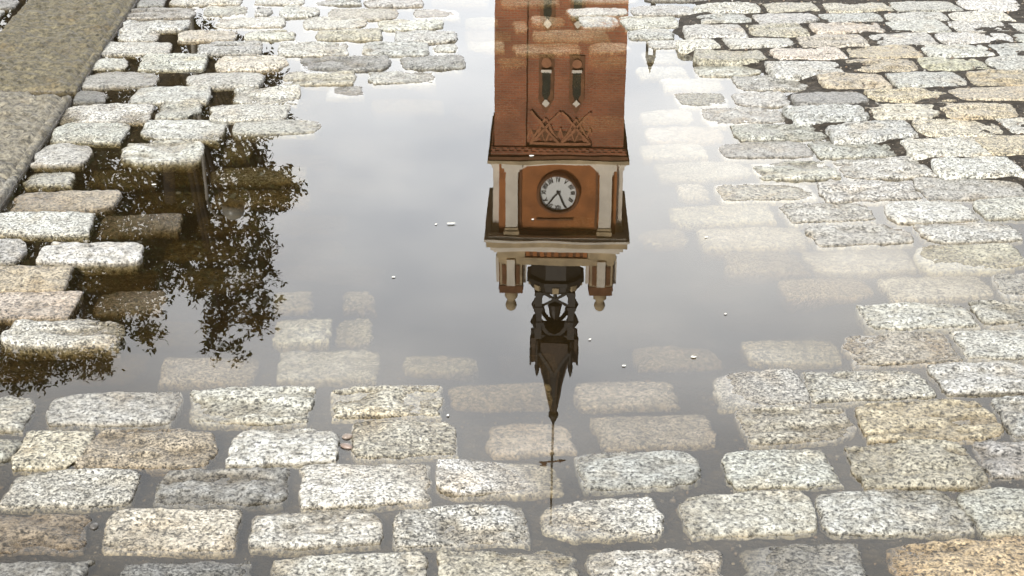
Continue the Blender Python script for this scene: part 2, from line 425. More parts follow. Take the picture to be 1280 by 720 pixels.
def sett_geo(s, seed):
    """split-faced block: uneven rounded outline, broken arrises, rough domed top, sides going down into the bed"""
    r = random.Random(seed)
    near = s['c'].y < 3.3
    nu = 54 if near else 36
    nv = 28 if near else 18
    if not s['traced']: nu, nv = 26, 14
    u = edge_samples(nu); v = edge_samples(nv)
    U, V = np.meshgrid(u, v, indexing='ij')
    a, b = s['a'], s['b']
    sx, sy = r.uniform(0, 900), r.uniform(0, 900)
    e = np.maximum(np.abs(U), np.abs(V))
    # rounded rectangle with individual corners, taper and wavy outline
    X = U.copy(); Y = V.copy()
    for cu, cv in ((-1, -1), (1, -1), (1, 1), (-1, 1)):
        k = r.uniform(0.0, 0.15) if r.random() < .8 else r.uniform(.2, .42)
        m = np.clip(U*cu, 0, 1)**3*np.clip(V*cv, 0, 1)**3
        X -= cu*m*k*b/a*1.1
        Y -= cv*m*k*0.62
    X = X*a; Y = Y*b
    X *= 1 + r.uniform(-.04, .04)*V
    Y *= 1 + r.uniform(-.09, .09)*U
    wob = e**2
    X += wob*r.uniform(.003, .0062)*fbm(U*1.3+sx, V*1.1+sy, 2.1, 4, 1)
    Y += wob*r.uniform(.0025, .005)*fbm(U*1.9+sy, V*.8+sx, 2.3, 4, 7)
    # top relief
    tx, ty = r.uniform(-.003, .003), r.uniform(-.0025, .0025)
    Z = -0.0020*(np.abs(U)**2.6 + np.abs(V)**2.2)*r.uniform(.6, 1.3) + (tx+s['tl'])*U + ty*V
    amp = r.uniform(.4, .85)*(0.55 if s['h'] < 0.003 else 1)
    Z = Z + amp*0.0036*fbm(X+sx, Y+sy, 17, 3, 3) + amp*0.0021*fbm(X+sx, Y*1.6+sy, 75, 3, 11)
    # cleft ledges on some stones
    if r.random() < 0.4 and s['h'] > .003:
        q = fbm(X*0.7+sx, Y*2+sy, 16, 2, 19)
        Z = Z + 0.0026*np.tanh(q*7)
    # worn arris
    ea = np.maximum(np.clip((np.abs(U)-(1-0.012/a))/(0.012/a), 0, 1), np.clip((np.abs(V)-(1-0.011/b))/(0.011/b), 0, 1))
    ea = np.clip(ea + 0.25*ea*fbm(X+sx, Y+sy, 45, 2, 23), 0, 1.2)
    Z = Z - r.uniform(.0035, .006)*ea**2.4
    rim = (e > 0.9999)
    Z = Z + s['h']
    Z[rim] = Z[rim] - 0.006
    verts = np.stack([X, Y, Z], -1).reshape(-1, 3)
    idx = np.arange(nu*nv).reshape(nu, nv)
    q = np.stack([idx[:-1, :-1], idx[1:, :-1], idx[1:, 1:], idx[:-1, 1:]], -1).reshape(-1, 4)
    # skirt
    loop = list(idx[:, 0]) + list(idx[-1, 1:]) + list(idx[-2::-1, -1]) + list(idx[0, -2:0:-1])
    ring = verts[loop].copy()
    c = ring.mean(0)
    n0 = len(verts)
    bulge = ring.copy(); bulge[:, :2] = c[:2] + (ring[:, :2]-c[:2])*1.012; bulge[:, 2] -= 0.02 
    low = ring.copy(); low[:, :2] = c[:2] + (ring[:, :2]-c[:2])*0.98; low[:, 2] = s['h']-0.10
    verts = np.concatenate([verts, bulge, low])
    m = len(loop); L0 = np.array(loop); L1 = n0+np.arange(m); L2 = L1+m
    def strip(A_, B_): return np.stack([A_, B_, np.roll(B_, -1), np.roll(A_, -1)], -1)
    faces = np.concatenate([q, strip(L0, L1), strip(L1, L2)])
    return verts, faces

def mesh_from_np(name, verts, faces, cols=None, smooth=True):
    me = bpy.data.meshes.new(name)
    me.vertices.add(len(verts)); me.vertices.foreach_set('co', verts.astype(np.float32).ravel())
    n = len(faces); k = faces.shape[1]
    me.loops.add(n*k); me.loops.foreach_set('vertex_index', faces.astype(np.int32).ravel())
    me.polygons.add(n); me.polygons.foreach_set('loop_start', np.arange(0, n*k, k, dtype=np.int32))
    if smooth: me.polygons.foreach_set('use_smooth', np.ones(n, bool))
    me.update(calc_edges=True)
    if cols is not None:
        at = me.color_attributes.new('tint', 'FLOAT_COLOR', 'POINT')
        c4 = np.ones((len(verts), 4), np.float32); c4[:, :cols.shape[-1]] = cols
        at.data.foreach_set('color', c4.ravel())
    return me

# ------------------------------------------------------------------ ground sheet (joint bed, runs to the horizon)
def grow(a, b, st):
    r = [b]; d = st
    while r[-1] < a: d *= 1.6; r.append(r[-1]+d)
    return r
fx = np.arange(-3.6, 3.61, 0.026); fy = np.arange(1.1, 8.6, 0.026)
gx = np.array([-v for v in grow(900, 3.6, .04)][:0:-1] + list(fx) + grow(900, fx[-1], .04)[1:])
gy = np.array([-(v-1.1)+1.1 if False else 2.2-v for v in grow(900, 1.1, .04)][:0:-1] + list(fy) + grow(1800, fy[-1], .04)[1:])
GX, GY = np.meshgrid(gx, gy, indexing='ij')
px_, py_ = GX.ravel(), GY.ravel()
inner = (np.abs(px_) < 4.3) & (py_ > 0.7) & (py_ < 9.2)
bz = np.full(len(px_), 0.022)
bz[inner] = level(px_[inner], py_[inner])
bz = np.minimum(bz, 0.032)
bz = bz - np.interp(bz, [.009, .021], [.0180, .0065])
dry = bz > -0.002
bz = bz + 0.0050*fbm(px_, py_, 5.0, 3, 41) + 0.0022*fbm(px_, py_, 28.0, 2, 51)
far = np.clip((np.hypot(px_, py_-4)-4.5)/2, 0, 1)
bz = np.maximum(bz, -0.14)*(1-far) + far*(0.012+0.004*fbm(px_, py_, 1.3, 2, 61))
idx = np.arange(len(px_)).reshape(GX.shape)
fc = np.stack([idx[:-1, :-1], idx[1:, :-1], idx[1:, 1:], idx[:-1, 1:]], -1).reshape(-1, 4)
road = link('cobbled_road', mesh_from_np('cobbled_road', np.stack([px_, py_, bz], -1), fc), MAT_BED)
road['kind'] = 'structure'
road['label'] = 'old cobbled road of rough granite setts with silty joints around the puddle'

# grit washed into the joints: too many to count, one part of the road
ng = 20000
gy_ = rng.uniform(1.9, 6.6, ng)**1.0; gx_ = rng.uniform(-1, 1, ng)*(0.36*gy_+0.25)
bmg = bmesh.new(); bmesh.ops.create_icosphere(bmg, subdivisions=1, radius=1.0)
bmg.verts.ensure_lookup_table()
iv = np.array([v.co for v in bmg.verts]); iff = np.array([[v.index for v in f.verts] for f in bmg.faces]); bmg.free()
ix = np.clip(np.searchsorted(gx, gx_), 1, len(gx)-1); iy = np.clip(np.searchsorted(gy, gy_), 1, len(gy)-1)
BZ = bz.reshape(GX.shape); gz_ = 0.25*(BZ[ix, iy]+BZ[ix-1, iy]+BZ[ix, iy-1]+BZ[ix-1, iy-1])
keep = gz_ > -0.03
gx_, gy_, gz_ = gx_[keep], gy_[keep], gz_[keep]; ng = len(gx_)
rad = 0.0015+0.0042*rng.random(ng)**2.2
sq = rng.uniform(.6, 1.35, (ng, 1, 3)); sq[:, :, 2] *= .7
gv = iv[None]*rad[:, None, None]*sq*(1+.18*rng.uniform(-1, 1, (ng, len(iv), 1)))
gv += np.stack([gx_, gy_, gz_+rad*.25], -1)[:, None]
gf = iff[None]+(np.arange(ng)*len(iv))[:, None, None]
gcol = np.array([(.16, .13, .10), (.24, .22, .19), (.10, .085, .065), (.20, .15, .11), (.32, .31, .29)])[rng.choice(5, ng, p=[.3, .2, .25, .15, .1])]
gcol = np.concatenate([gcol, np.full((ng, 1), .9)], 1)
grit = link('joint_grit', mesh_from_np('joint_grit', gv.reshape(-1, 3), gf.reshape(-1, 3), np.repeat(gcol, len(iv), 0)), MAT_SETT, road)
grit['kind'] = 'stuff'

# setts: the hundred that show largest each a part, the rest one part
order = sorted(range(len(stones)), key=lambda i: -stones[i]['px'])
big = set(order[:100])
names = dict(t='tan granite sett', b='brown granite sett', g='dark grey granite sett', o='ochre orange granite sett',
             y='olive yellow granite sett', d='nearly black granite sett', c='cream granite sett', p='pinkish granite sett', v='olive brown granite sett')
rest_v, rest_f, rest_c, off = [], [], [], 0
for i, s in enumerate(stones):
    v, f = sett_geo(s, 1000+i)
    jit = 1+random.uniform(-.26, .14)
    col = np.array(s['tint'])*jit*np.array([1+random.uniform(-.02, .03), 1, 1+random.uniform(-.05, .03)])
    col = np.append(col, random.random())
    ca, sa = math.cos(s['ang']), math.sin(s['ang'])
    v2 = v.copy(); v2[:, 0] = v[:, 0]*ca - v[:, 1]*sa; v2[:, 1] = v[:, 0]*sa + v[:, 1]*ca
    if i in big:
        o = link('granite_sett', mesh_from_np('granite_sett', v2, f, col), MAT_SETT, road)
        o.location = (s['c'].x, s['c'].y, 0)
        if s['k'] in names: o['label'] = names[s['k']]
    else:
        v2[:, 0] += s['c'].x; v2[:, 1] += s['c'].y
        rest_v.append(v2); rest_f.append(f+off); off += len(v2)
        rest_c.append(np.tile(col, (len(v2), 1)))
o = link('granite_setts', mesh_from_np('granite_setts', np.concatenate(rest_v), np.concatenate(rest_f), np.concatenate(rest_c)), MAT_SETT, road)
o['kind'] = 'stuff'

# ------------------------------------------------------------------ flat stone strip
strip = empty('stone_path', (SB.x, SB.y, 0)); strip['kind'] = 'structure'
strip['label'] = 'narrow strip of coarse tan granite slabs laid across the cobbles'
def t_of(u, v): return strip_coord(ground(u, v, .016).to_2d())[0]
cuts = [t_of(-180, 520), t_of(12, 219), t_of(75, 109), t_of(168, 0)+0.55, t_of(168, 0)+1.8]
tints = [(.20, .19, .165), (.18, .165, .13), (.115, .10, .062), (.12, .108, .075)]
for k in range(4):
    t0, t1 = cuts[k]+.004, cuts[k+1]-.004
    nu, nv = max(20, int((t1-t0)/.009)), 44
    t = np.linspace(t0, t1, nu); w = np.linspace(0.0, SW, nv)
    T_, W_ = np.meshgrid(t, w, indexing='ij')
    ed = np.minimum(np.minimum(T_-t0, t1-T_), np.minimum(W_, SW-W_))
    Z = 0.016 + 0.0056*fbm(T_, W_, 50, 4, 71+k) + 0.003*fbm(T_, W_, 7, 2, 75+k) - 0.006*np.exp(-ed/0.006)
    Z -= 0.012*np.exp(-((W_-0.026)/0.006)**2)                    # tooled line along the edge
    if k == 1: Z -= 0.03*np.clip(1-(t1-T_)/0.10, 0, 1)*np.clip(1-W_/0.25, 0, 1)**0.7
    if k == 0: Z += 0.002
    P = np.stack([SB.x*0+T_*sdir.x+W_*snor.x, T_*sdir.y+W_*snor.y, Z], -1).reshape(-1, 3)
    idx = np.arange(nu*nv).reshape(nu, nv)
    q = np.stack([idx[:-1, :-1], idx[1:, :-1], idx[1:, 1:], idx[:-1, 1:]], -1).reshape(-1, 4)
    loop = np.array(list(idx[:, 0]) + list(idx[-1, 1:]) + list(idx[-2::-1, -1]) + list(idx[0, -2:0:-1]))
    low = P[loop].copy(); low[:, 2] = -0.10
    L1 = len(P)+np.arange(len(loop))
    fs = np.concatenate([q, np.stack([loop, L1, np.roll(L1, -1), np.roll(loop, -1)], -1)])
    link('slab', mesh_from_np('slab', np.concatenate([P, low]), fs, np.tile(np.array(tints[k]), (len(P)+len(low), 1))), MAT_SLAB, strip)

# ------------------------------------------------------------------ the puddle
bm = bmesh.new(); box(bm, -6, 6, 0.2, 11, -0.16, 0.0)
water = from_bm('water', bm, MAT_WATER); water['kind'] = 'structure'
water['label'] = 'still shallow rain puddle mirroring sky, clock tower and trees'

# ------------------------------------------------------------------ clock tower
D = 60.0
def brick_mat():
    m, nt, out = new_mat('red brown brickwork')
    L = nt.links.new
    tc = N(nt, 'ShaderNodeTexCoord'); sp = N(nt, 'ShaderNodeSeparateXYZ'); L(tc.outputs['Object'], sp.inputs[0])
    ad = N(nt, 'ShaderNodeMath', operation='ADD'); L(sp.outputs[0], ad.inputs[0]); L(sp.outputs[1], ad.inputs[1])
    cb = N(nt, 'ShaderNodeCombineXYZ'); L(ad.outputs[0], cb.inputs[0]); L(sp.outputs[2], cb.inputs[1])
    br = N(nt, 'ShaderNodeTexBrick', Scale=1.0)
    br.inputs['Brick Width'].default_value = 0.24; br.inputs['Row Height'].default_value = 0.085
    br.inputs['Mortar Size'].default_value = 0.014
    br.inputs['Color1'].default_value = (.43, .135, .055, 1); br.inputs['Color2'].default_value = (.31, .09, .038, 1); br.inputs['Mortar'].default_value = (.33, .19, .115, 1)
    L(cb.outputs[0], br.inputs['Vector'])
    n = N(nt, 'ShaderNodeTexNoise', Scale=0.9, Detail=6.0); L(tc.outputs['Object'], n.inputs['Vector'])
    r = ramp(nt, [(0.3, (.72, .72, .72)), (0.7, (1.2, 1.15, 1.1))]); L(n.outputs['Fac'], r.inputs[0])
    c = mixrgb(nt, 'MULTIPLY', 1.0, br.outputs['Color'], r.outputs[0])
    b = N(nt, 'ShaderNodeBsdfPrincipled', Roughness=0.8); L(c, b.inputs['Base Color']); L(b.outputs[0], out.inputs[0])
    return m
M_BRICK = brick_mat()
M_ORANGE = simple_mat('orange terracotta', (.42, .155, .045), 0.8, var=.25, scale=1.5)
M_DARKB = simple_mat('dark brown stone trim', (.20, .085, .035), 0.8, var=.3, scale=3)
M_TRACE = simple_mat('light red moulded brick', (.44, .19, .09), 0.8, var=.2, scale=3)
M_GABLE = simple_mat('dull brown bronze', (.075, .045, .025), .6, var=.3, scale=3)
M_BUFF = simple_mat('weathered buff stone', (.54, .41, .24), 0.75, var=.25, scale=2)
M_CREAM = simple_mat('cream limestone', (.86, .76, .62), 0.7, var=.12, scale=2)
M_IRON = simple_mat('dark bronze ironwork', (.026, .019, .012), 0.5, var=.4, scale=4)
M_DIAL = simple_mat('white clock enamel', (.92, .91, .86), 0.4, var=.03, bump=0)
M_BLACK = simple_mat('black paint', (.012, .011, .010), 0.5, var=.3)
M_PANE = simple_mat('dark green window glass', (.03, .035, .022), 0.15, var=.4)

fc0 = mirror(701.8, 100, D)
yaw = R(1.2)
def zf(v): return mirror(700, v, D).z
def za(v): return mirror(693, v, D+2.46).z
def mpp(v):
    a = mirror(700, v, D); b = mirror(701, v, D); return (b-a).length
HW = 82.0*mpp(100)                     # half width of the shaft
tower = empty('clock_tower', (fc0.x - math.sin(yaw)*HW*0 , D+HW, 0.0),
              'tall red brick clock tower with cream pilasters and dark bronze spire, mirrored in the puddle', 'clock tower')
tower.rotation_euler = (0, 0, -yaw)
def P_(w, v): return w*mpp(v)
FACES = [Matrix.Rotation(k*math.pi/2, 4, 'Z') for k in range(4)]   # face 0 looks to -y (the camera)
PW = 40*mpp(100)
ZS = zf(184)
bm = bmesh.new()
box(bm, -HW+.14, HW-.14, -HW+.14, HW-.14, 0, ZS)
for sx in (-1, 1):
    for sy in (-1, 1):
        xs = sorted((sx*HW, sx*(HW-PW))); ys = sorted((sy*HW, sy*(HW-PW)))
        box(bm, xs[0], xs[1], ys[0], ys[1], 0, ZS-.002)
from_bm('shaft', bm, M_BRICK, tower)
bm = bmesh.new(); box(bm, -HW-.25, HW+.25, -HW-.25, HW+.25, 0, 1.6)
from_bm('plinth', bm, M_BUFF, tower)

def make_window(Mx, xc, v0, v1, v2, v3, parent):
    """v0 ornament foot, v1 sill, v2 glass head, v3 tip of surround (image rows, rising up the tower)"""
    z0, z1, z2, z3 = zf(v0), zf(v1), zf(v2), zf(v3); m = mpp(v1)
    yb = -HW+.14
    x = xc*m
    bm = bmesh.new()
    w = 9.5*m
    prism(bm, [(x-w, z0), (x+w, z0), (x+w, z2), (x, z3), (x-w, z2)], yb+.05, yb-.05, Mx)
    wd = from_bm('window', bm, M_DARKB, parent)
    bm = bmesh.new(); w = 5.2*m
    prism(bm, [(x-w, z1), (x+w, z1), (x+w, z2-.25), (x, z2+.15), (x-w, z2-.25)], yb-.02, yb-.056, Mx)
    from_bm('pane', bm, M_PANE, wd)
    bm = bmesh.new()
    box(bm, x-6.5*m, x+6.5*m, yb-.16, yb-.053, z1-.1, z1+.02, M=Mx)
    from_bm('sill', bm, M_CREAM, wd)
    bm = bmesh.new(); zc = z2+.12; w = 5.0*m
    prism(bm, [(x-w, zc), (x, zc-w), (x+w, zc), (x, zc+w)], yb-.052, yb-.10, Mx)
    from_bm('keystone', bm, M_CREAM, wd)
    bm = bmesh.new(); zc = (z0+z1)/2-.02; w = (z1-z0)*0.30
    ring = [(x+w*math.cos(t), zc+w*math.sin(t)) for t in [2*math.pi*k/14 for k in range(14)]]
    prism(bm, ring, yb-.052, yb-.085, Mx)
    from_bm('roundel', bm, M_TRACE, wd)
for Mx in FACES:
    for xc in (-17.5, 21.0):
        make_window(Mx, xc, 71, 91, 126, 144, tower)
        make_window(Mx, xc, -62, -44, 27, 42, tower)
    # blind tracery of crossing ribs above the windows
    bm = bmesh.new(); yb = -HW+.14
    m = mpp(160)
    za0, za1 = zf(141), zf(181)
    for xc in (-17.5, 21.0):
        x = xc*m; w = 18.5*m
        for sx in (-1, 1):
            bar(bm, (x-sx*w, za0), (x+sx*w, za1), .085, yb+.02, yb-.085, Mx)
            bar(bm, (x-sx*w, za1-.05), (x, (za0+za1)/2-.35), .07, yb+.02, yb-.055-.01*sx, Mx)
    bar(bm, (-37*m, za1-.02), (40*m, za1-.02), .10, yb+.02, yb-.09, Mx)
    for q in range(-3, 4):
        xq = (1.5+q*12.4)*m
        bar(bm, (xq-6.0*m, za1-.06), (xq, za1-.62), .05, yb+.02, yb-.045-.003*q, Mx)
        bar(bm, (xq+6.0*m, za1-.06), (xq, za1-.62), .05, yb+.02, yb-.047-.003*q, Mx)
    from_bm('tracery', bm, M_TRACE, tower)
    bm = bmesh.new()
    for xc in (-17.5, 21.0):
        x = xc*m; zc = zf(172)
        for dx in (-11, 0, 11):
            h = .42 if dx else .55
            prism(bm, [(x+dx*m-.2, zc-h*.5), (x+dx*m+.2, zc-h*.5), (x+dx*m, zc+h*.5)] if dx else [(x-.33, zc-.1), (x, zc-.55), (x+.33, zc-.1), (x, zc+.3)], yb-.005, yb-.03, Mx)
    from_bm('diaper_panel', bm, M_DARKB, tower)
# lower cornice, stepped out on corbels
def slab_ring(name, hw, v0, v1, mat, dz=0):
    bm = bmesh.new(); box(bm, -hw, hw, -hw, hw, zf(v0), zf(v1)+dz)
    return from_bm(name, bm, mat, tower)
m = mpp(195)
slab_ring('cornice', 82.8*m, 184, 189, M_BRICK)
slab_ring('cornice', 84.5*m, 189, 194, M_BRICK)
slab_ring('cornice', 87*m, 194, 199, M_DARKB)  # dark course: shadow under the top ledge put into its colour
slab_ring('cornice', 88.5*m, 199, 203.5, M_BUFF)
for Mx in FACES:
    for k in range(-9, 10):
        x = k*9.0*m
        bm = bmesh.new(); box(bm, x-1.8*m, x+1.8*m, -84.4*m, -80*m, zf(184)+.05, zf(189)+.1, M=Mx)
        from_bm('corbel', bm, M_BRICK, tower)
# clock stage
m = mpp(245); SH = 73.5*m
bm = bmesh.new(); box(bm, -SH, SH, -SH, SH, zf(203.5), zf(294)); from_bm('clock_stage', bm, M_ORANGE, tower)
zc = zf(243); r = 23.0*m
ROM = {1: 'I', 2: 'II', 3: 'III', 4: 'IIII', 5: 'V', 6: 'VI', 7: 'VII', 8: 'VIII', 9: 'IX', 10: 'X', 11: 'XI', 12: 'XII'}
for fi, Mx in enumerate(FACES):
    for sx in (-1, 1):
        x = (1+sx*58.5)*m
        bm = bmesh.new()
        box(bm, x-7.6*m, x+7.6*m, -SH-.24, -SH+.05, zf(216), zf(284), M=Mx)
        box(bm, x-9.5*m, x+9.5*m, -SH-.29, -SH+.05, zf(211), zf(216)-.002, M=Mx)
        box(bm, x-13*m, x+13*m, -SH-.34, -SH+.05, zf(203.5)+.002, zf(211)-.002, M=Mx)
        p = from_bm('pilaster', bm, M_CREAM, tower)
        bm = bmesh.new()
        box(bm, x-8.4*m, x+8.4*m, -SH-.28, -SH+.05, zf(284)+.002, zf(288), M=Mx)
        box(bm, x-9.6*m, x+9.6*m, -SH-.33, -SH+.05, zf(288)+.002, zf(294)-.002, M=Mx)
        from_bm('capital', bm, M_BUFF, p)
    # panel frame round the dial: moulded base rail, top rail and cut corners
    bm = bmesh.new()
    pts = [(-48, 212), (-38, 205.5), (40, 205.5), (50, 212)]
    for a, b in zip(pts[:-1], pts[1:]):
        bar(bm, (a[0]*m, zf(a[1])), (b[0]*m, zf(b[1])), .13, -SH+.02, -SH-.20, Mx)
    from_bm('base_rail', bm, M_CREAM, tower)
    bm = bmesh.new()
    bar(bm, (-26*m, zf(276)), (20*m, zf(276)), .07, -SH+.02, -SH-.06, Mx)
    box(bm, -48*m, 50*m, -SH-.12, -SH+.02, zf(289), zf(294)-.003, M=Mx)
    bar(bm, (-47*m, zf(214)), (-47*m, zf(289)-.003), .09, -SH+.02, -SH-.07, Mx)
    bar(bm, (48.5*m, zf(214)), (48.5*m, zf(289)-.003), .09, -SH+.02, -SH-.07, Mx)
    from_bm('panel_mould', bm, M_DARKB, tower)
    # dial
    T = Mx @ Matrix.Translation((0.5*m, -SH, zc)) @ Matrix.Rotation(math.pi/2, 4, 'X')
    bm = bmesh.new(); lathe(bm, [(r*.98, -.02), (r*.98, .07)], 48, T); dial = from_bm('clock_face', bm, M_DIAL, tower)
    bm = bmesh.new()
    prof = [(r*.97, .0), (r*1.18, .0), (r*1.18, .16), (r*1.12, .22), (r*1.03, .22), (r*.97, .12)]
    rings = []
    for rr, zz in prof + prof[:1]:
        rings.append([bm.verts.new(T @ Vector((rr*math.cos(a), rr*math.sin(a), zz))) for a in [2*math.pi*k/48 for k in range(48)]])
    for i in range(len(rings)-1):
        for k in range(48): bm.faces.new((rings[i][k], rings[i][(k+1) % 48], rings[i+1][(k+1) % 48], rings[i+1][k]))
    from_bm('bezel', bm, M_DARKB, dial)
    def stroke(p, q, w, z=.074, th=.012):
        p = Vector(p); q = Vector(q); d = (q-p).normalized(); n = Vector((-d.y, d.x))*w/2
        a = [p+n, q+n, q-n, p-n]
        lo = [bm.verts.new(T @ Vector((k.x, k.y, z-.01))) for k in a]; hi = [bm.verts.new(T @ Vector((k.x, k.y, z+th))) for k in a]
        bm.faces.new(hi); bm.faces.new(lo[::-1])
        for i in range(4): bm.faces.new((lo[i], lo[(i+1) % 4], hi[(i+1) % 4], hi[i]))
    for hnum, txt in ROM.items():
        bm = bmesh.new()
        ang = math.pi/2 - hnum*math.pi/6
        rad = Vector((math.cos(ang), math.sin(ang))); tan = Vector((rad.y, -rad.x))
        wid = {'I': .085, 'V': .15, 'X': .15}
        tot = sum(wid[c] for c in txt)*r*.95; cur = -tot/2
        b0, b1 = r*.68, r*.92; lay = 0.0
        for c in txt:
            w = wid[c]*r*.95; x0, x1 = cur, cur+w; xm = (x0+x1)/2; cur += w; lay += .0006
            q = lambda xx, rr_: rad*rr_ + tan*xx
            if c == 'I': stroke(q(xm, b0), q(xm, b1), r*.045, .074+lay)
            elif c == 'V': stroke(q(x0+.01, b1), q(xm, b0), r*.05, .074+lay); stroke(q(x1-.01, b1), q(xm, b0), r*.03, .0755+lay)
            else: stroke(q(x0, b1), q(x1, b0), r*.05, .074+lay); stroke(q(x1, b1), q(x0, b0), r*.03, .0755+lay)
        from_bm('numeral', bm, M_BLACK, dial)
    for nm, ang, ln, w in (('minute_hand', math.pi/2 - 53/60*2*math.pi, .93, .075), ('hour_hand', math.pi/2 - (12+53/60)/12*2*math.pi, .90, .085)):
        bm = bmesh.new()
        d = Vector((math.cos(ang), math.sin(ang)))
        stroke(-d*r*.16, d*r*ln, r*w, .11 if nm[0] == 'm' else .095)
        stroke(d*r*-.07, d*r*.07, r*.17, .125 if nm[0] == 'm' else .10)
        from_bm(nm, bm, M_BLACK, dial)
# upper cornice
m = mpp(305)
slab_ring('cornice', 86*m, 294, 297, M_CREAM)
slab_ring('cornice', 90.5*m, 297, 300, M_CREAM)
slab_ring('cornice', 88*m, 300, 307, M_BUFF)
slab_ring('cornice', 83*m, 307, 312, M_CREAM)
slab_ring('cornice', 79*m, 312, 316, M_CREAM)
# parapet between the pinnacles
bm = bmesh.new(); box(bm, -66*m, 66*m, -66*m, 66*m, zf(316), zf(321)); from_bm('parapet', bm, M_DARKB, tower)
for Mx in FACES:
    bm = bmesh.new()
    box(bm, -42*m, 42*m, -72*m, -65*m, zf(316)+.002, zf(325), M=Mx); par = from_bm('parapet_panel', bm, M_DARKB, tower)
    for k in range(-4, 5):
        bm = bmesh.new(); box(bm, k*9*m-2.6*m, k*9*m+2.6*m, -74*m, -72*m, zf(317.5), zf(323.5), M=Mx)
        from_bm('baluster', bm, M_ORANGE, par)
    bm = bmesh.new(); box(bm, -47*m, 47*m, -75*m, -64*m, zf(325)+.002, zf(330), M=Mx); box(bm, -45*m, 45*m, -73*m, -65*m, zf(330)+.002, zf(334), M=Mx)
    from_bm('parapet_rail', bm, M_BUFF, par)
mp = mpp(345)
for sx in (-1, 1):
    for sy in (-1, 1):
        cx, cy = sx*56.5*mp, sy*56.5*mp
        bm = bmesh.new()
        box(bm, cx-17.5*mp, cx+17.5*mp, cy-17.5*mp, cy+17.5*mp, zf(316)+.004, zf(326))
        box(bm, cx-15.5*mp, cx+15.5*mp, cy-15.5*mp, cy+15.5*mp, zf(326)+.002, zf(332))
        box(bm, cx-14*mp, cx+14*mp, cy-14*mp, cy+14*mp, zf(332)+.002, zf(361))
        pn = from_bm('pinnacle', bm, M_BUFF, tower)
        for Mx in FACES:
            TT = Matrix.Translation((cx, cy, 0)) @ Mx
            bm = bmesh.new(); box(bm, -5*mp, 5*mp, -14*mp-.16, -14*mp+.02, zf(328), zf(360), M=TT)
            from_bm('pier_panel', bm, M_CREAM, pn)
            for q in (-8.6, 8.6):
                bm = bmesh.new(); box(bm, (q-2.6)*mp, (q+2.6)*mp, -14*mp-.035, -14*mp+.02, zf(335), zf(359), M=TT)
                from_bm('niche', bm, M_DARKB, pn)
        bm = bmesh.new()
        box(bm, cx-15.5*mp, cx+15.5*mp, cy-15.5*mp, cy+15.5*mp, zf(361)+.002, zf(366)); box(bm, cx-14.5*mp, cx+14.5*mp, cy-14.5*mp, cy+14.5*mp, zf(366)+.002, zf(371))
        from_bm('cap', bm, M_DARKB, pn)
        bm = bmesh.new()
        zb = zf(371); hh = zf(396)-zb
        lathe(bm, [(8.5*mp, .002), (8.2*mp, .35*hh), (5.5*mp, .45*hh), (5.0*mp, .52*hh), (6.4*mp, .60*hh), (7.2*mp, .74*hh), (5.8*mp, .90*hh), (2*mp, hh)], 16, Matrix.Translation((cx, cy, zb)))
        from_bm('ball_finial', bm, M_BUFF, pn, True)
# bronze lantern: drum, eight posts with open arches, gablets, spire
m = mpp(380)*1.04
bm = bmesh.new()
lathe(bm, [(33*m, za(316)), (33*m, za(338)), (38*m, za(340)), (38*m, za(345)), (34*m, za(347)), (33*m, za(353)), (29*m, za(357))], 8, off=math.pi/8)
from_bm('lantern_drum', bm, M_IRON, tower)
for k in range(8):
    a = k*math.pi/4; T = Matrix.Rotation(a, 4, 'Z')
    bm = bmesh.new(); box(bm, 29.5*m, 33.5*m, -4*m, 4*m, za(347)+.01, za(354), M=T)
    from_bm('drum_panel', bm, M_BUFF, tower)
z0, z1 = za(356), za(414)
hz = z1-z0
q4 = 20.5*m
for sx in (-1, 1):
    for sy in (-1, 1):
        bm = bmesh.new()
        box(bm, sx*q4-4.3*m, sx*q4+4.3*m, sy*q4-4.3*m, sy*q4+4.3*m, z0, z1)
        box(bm, sx*q4-5.6*m, sx*q4+5.6*m, sy*q4-5.6*m, sy*q4+5.6*m, z0+.30*hz, z0+.35*hz)
        box(bm, sx*q4-5.6*m, sx*q4+5.6*m, sy*q4-5.6*m, sy*q4+5.6*m, z0+.62*hz, z0+.68*hz)
        tube(bm, [(sx*(q4+4*m), sy*(q4+4*m), z0+.45*hz), (sx*(q4+6.5*m), sy*(q4+6.5*m), z0+.6*hz), (sx*(q4+3*m), sy*(q4+3*m), z0+.75*hz)], [.05, .11, .05], 6)
        from_bm('post', bm, M_IRON, tower)
for k in range(4):
    T = Matrix.Rotation(k*math.pi/2, 4, 'Z')
    bm = bmesh.new()
    w = q4-4.3*m
    bar(bm, (-w, z0+.02*hz), (w, z0+.30*hz), .09, -q4-.05, -q4+.03, T)
    bar(bm, (w, z0+.02*hz), (-w, z0+.30*hz), .09, -q4-.045, -q4+.035, T)
    for s_ in (-1, 1):
        pts = [(s_*w, z0+.62*hz), (s_*w*.86, z0+.76*hz), (s_*w*.52, z0+.88*hz), (0, z0+.95*hz)]
        for a_, b_ in zip(pts[:-1], pts[1:]): bar(bm, a_, b_, .16, -q4-.06, -q4+.05+.003*s_, T)
    box(bm, -w, w, -q4-.05, -q4+.05, z0+.93*hz, z1, M=T)
    from_bm('arch', bm, M_IRON, tower)
bm = bmesh.new(); lathe(bm, [(3*m, z0), (2.2*m, z0+.30*hz), (3*m, z0+.34*hz), (9.5*m, z0+.40*hz), (7.5*m, z0+.52*hz), (6*m, z0+.7*hz), (3*m, z0+.8*hz), (2*m, z1)], 12)
from_bm('bell', bm, M_IRON, tower)
z2 = za(450)
bm = bmesh.new()
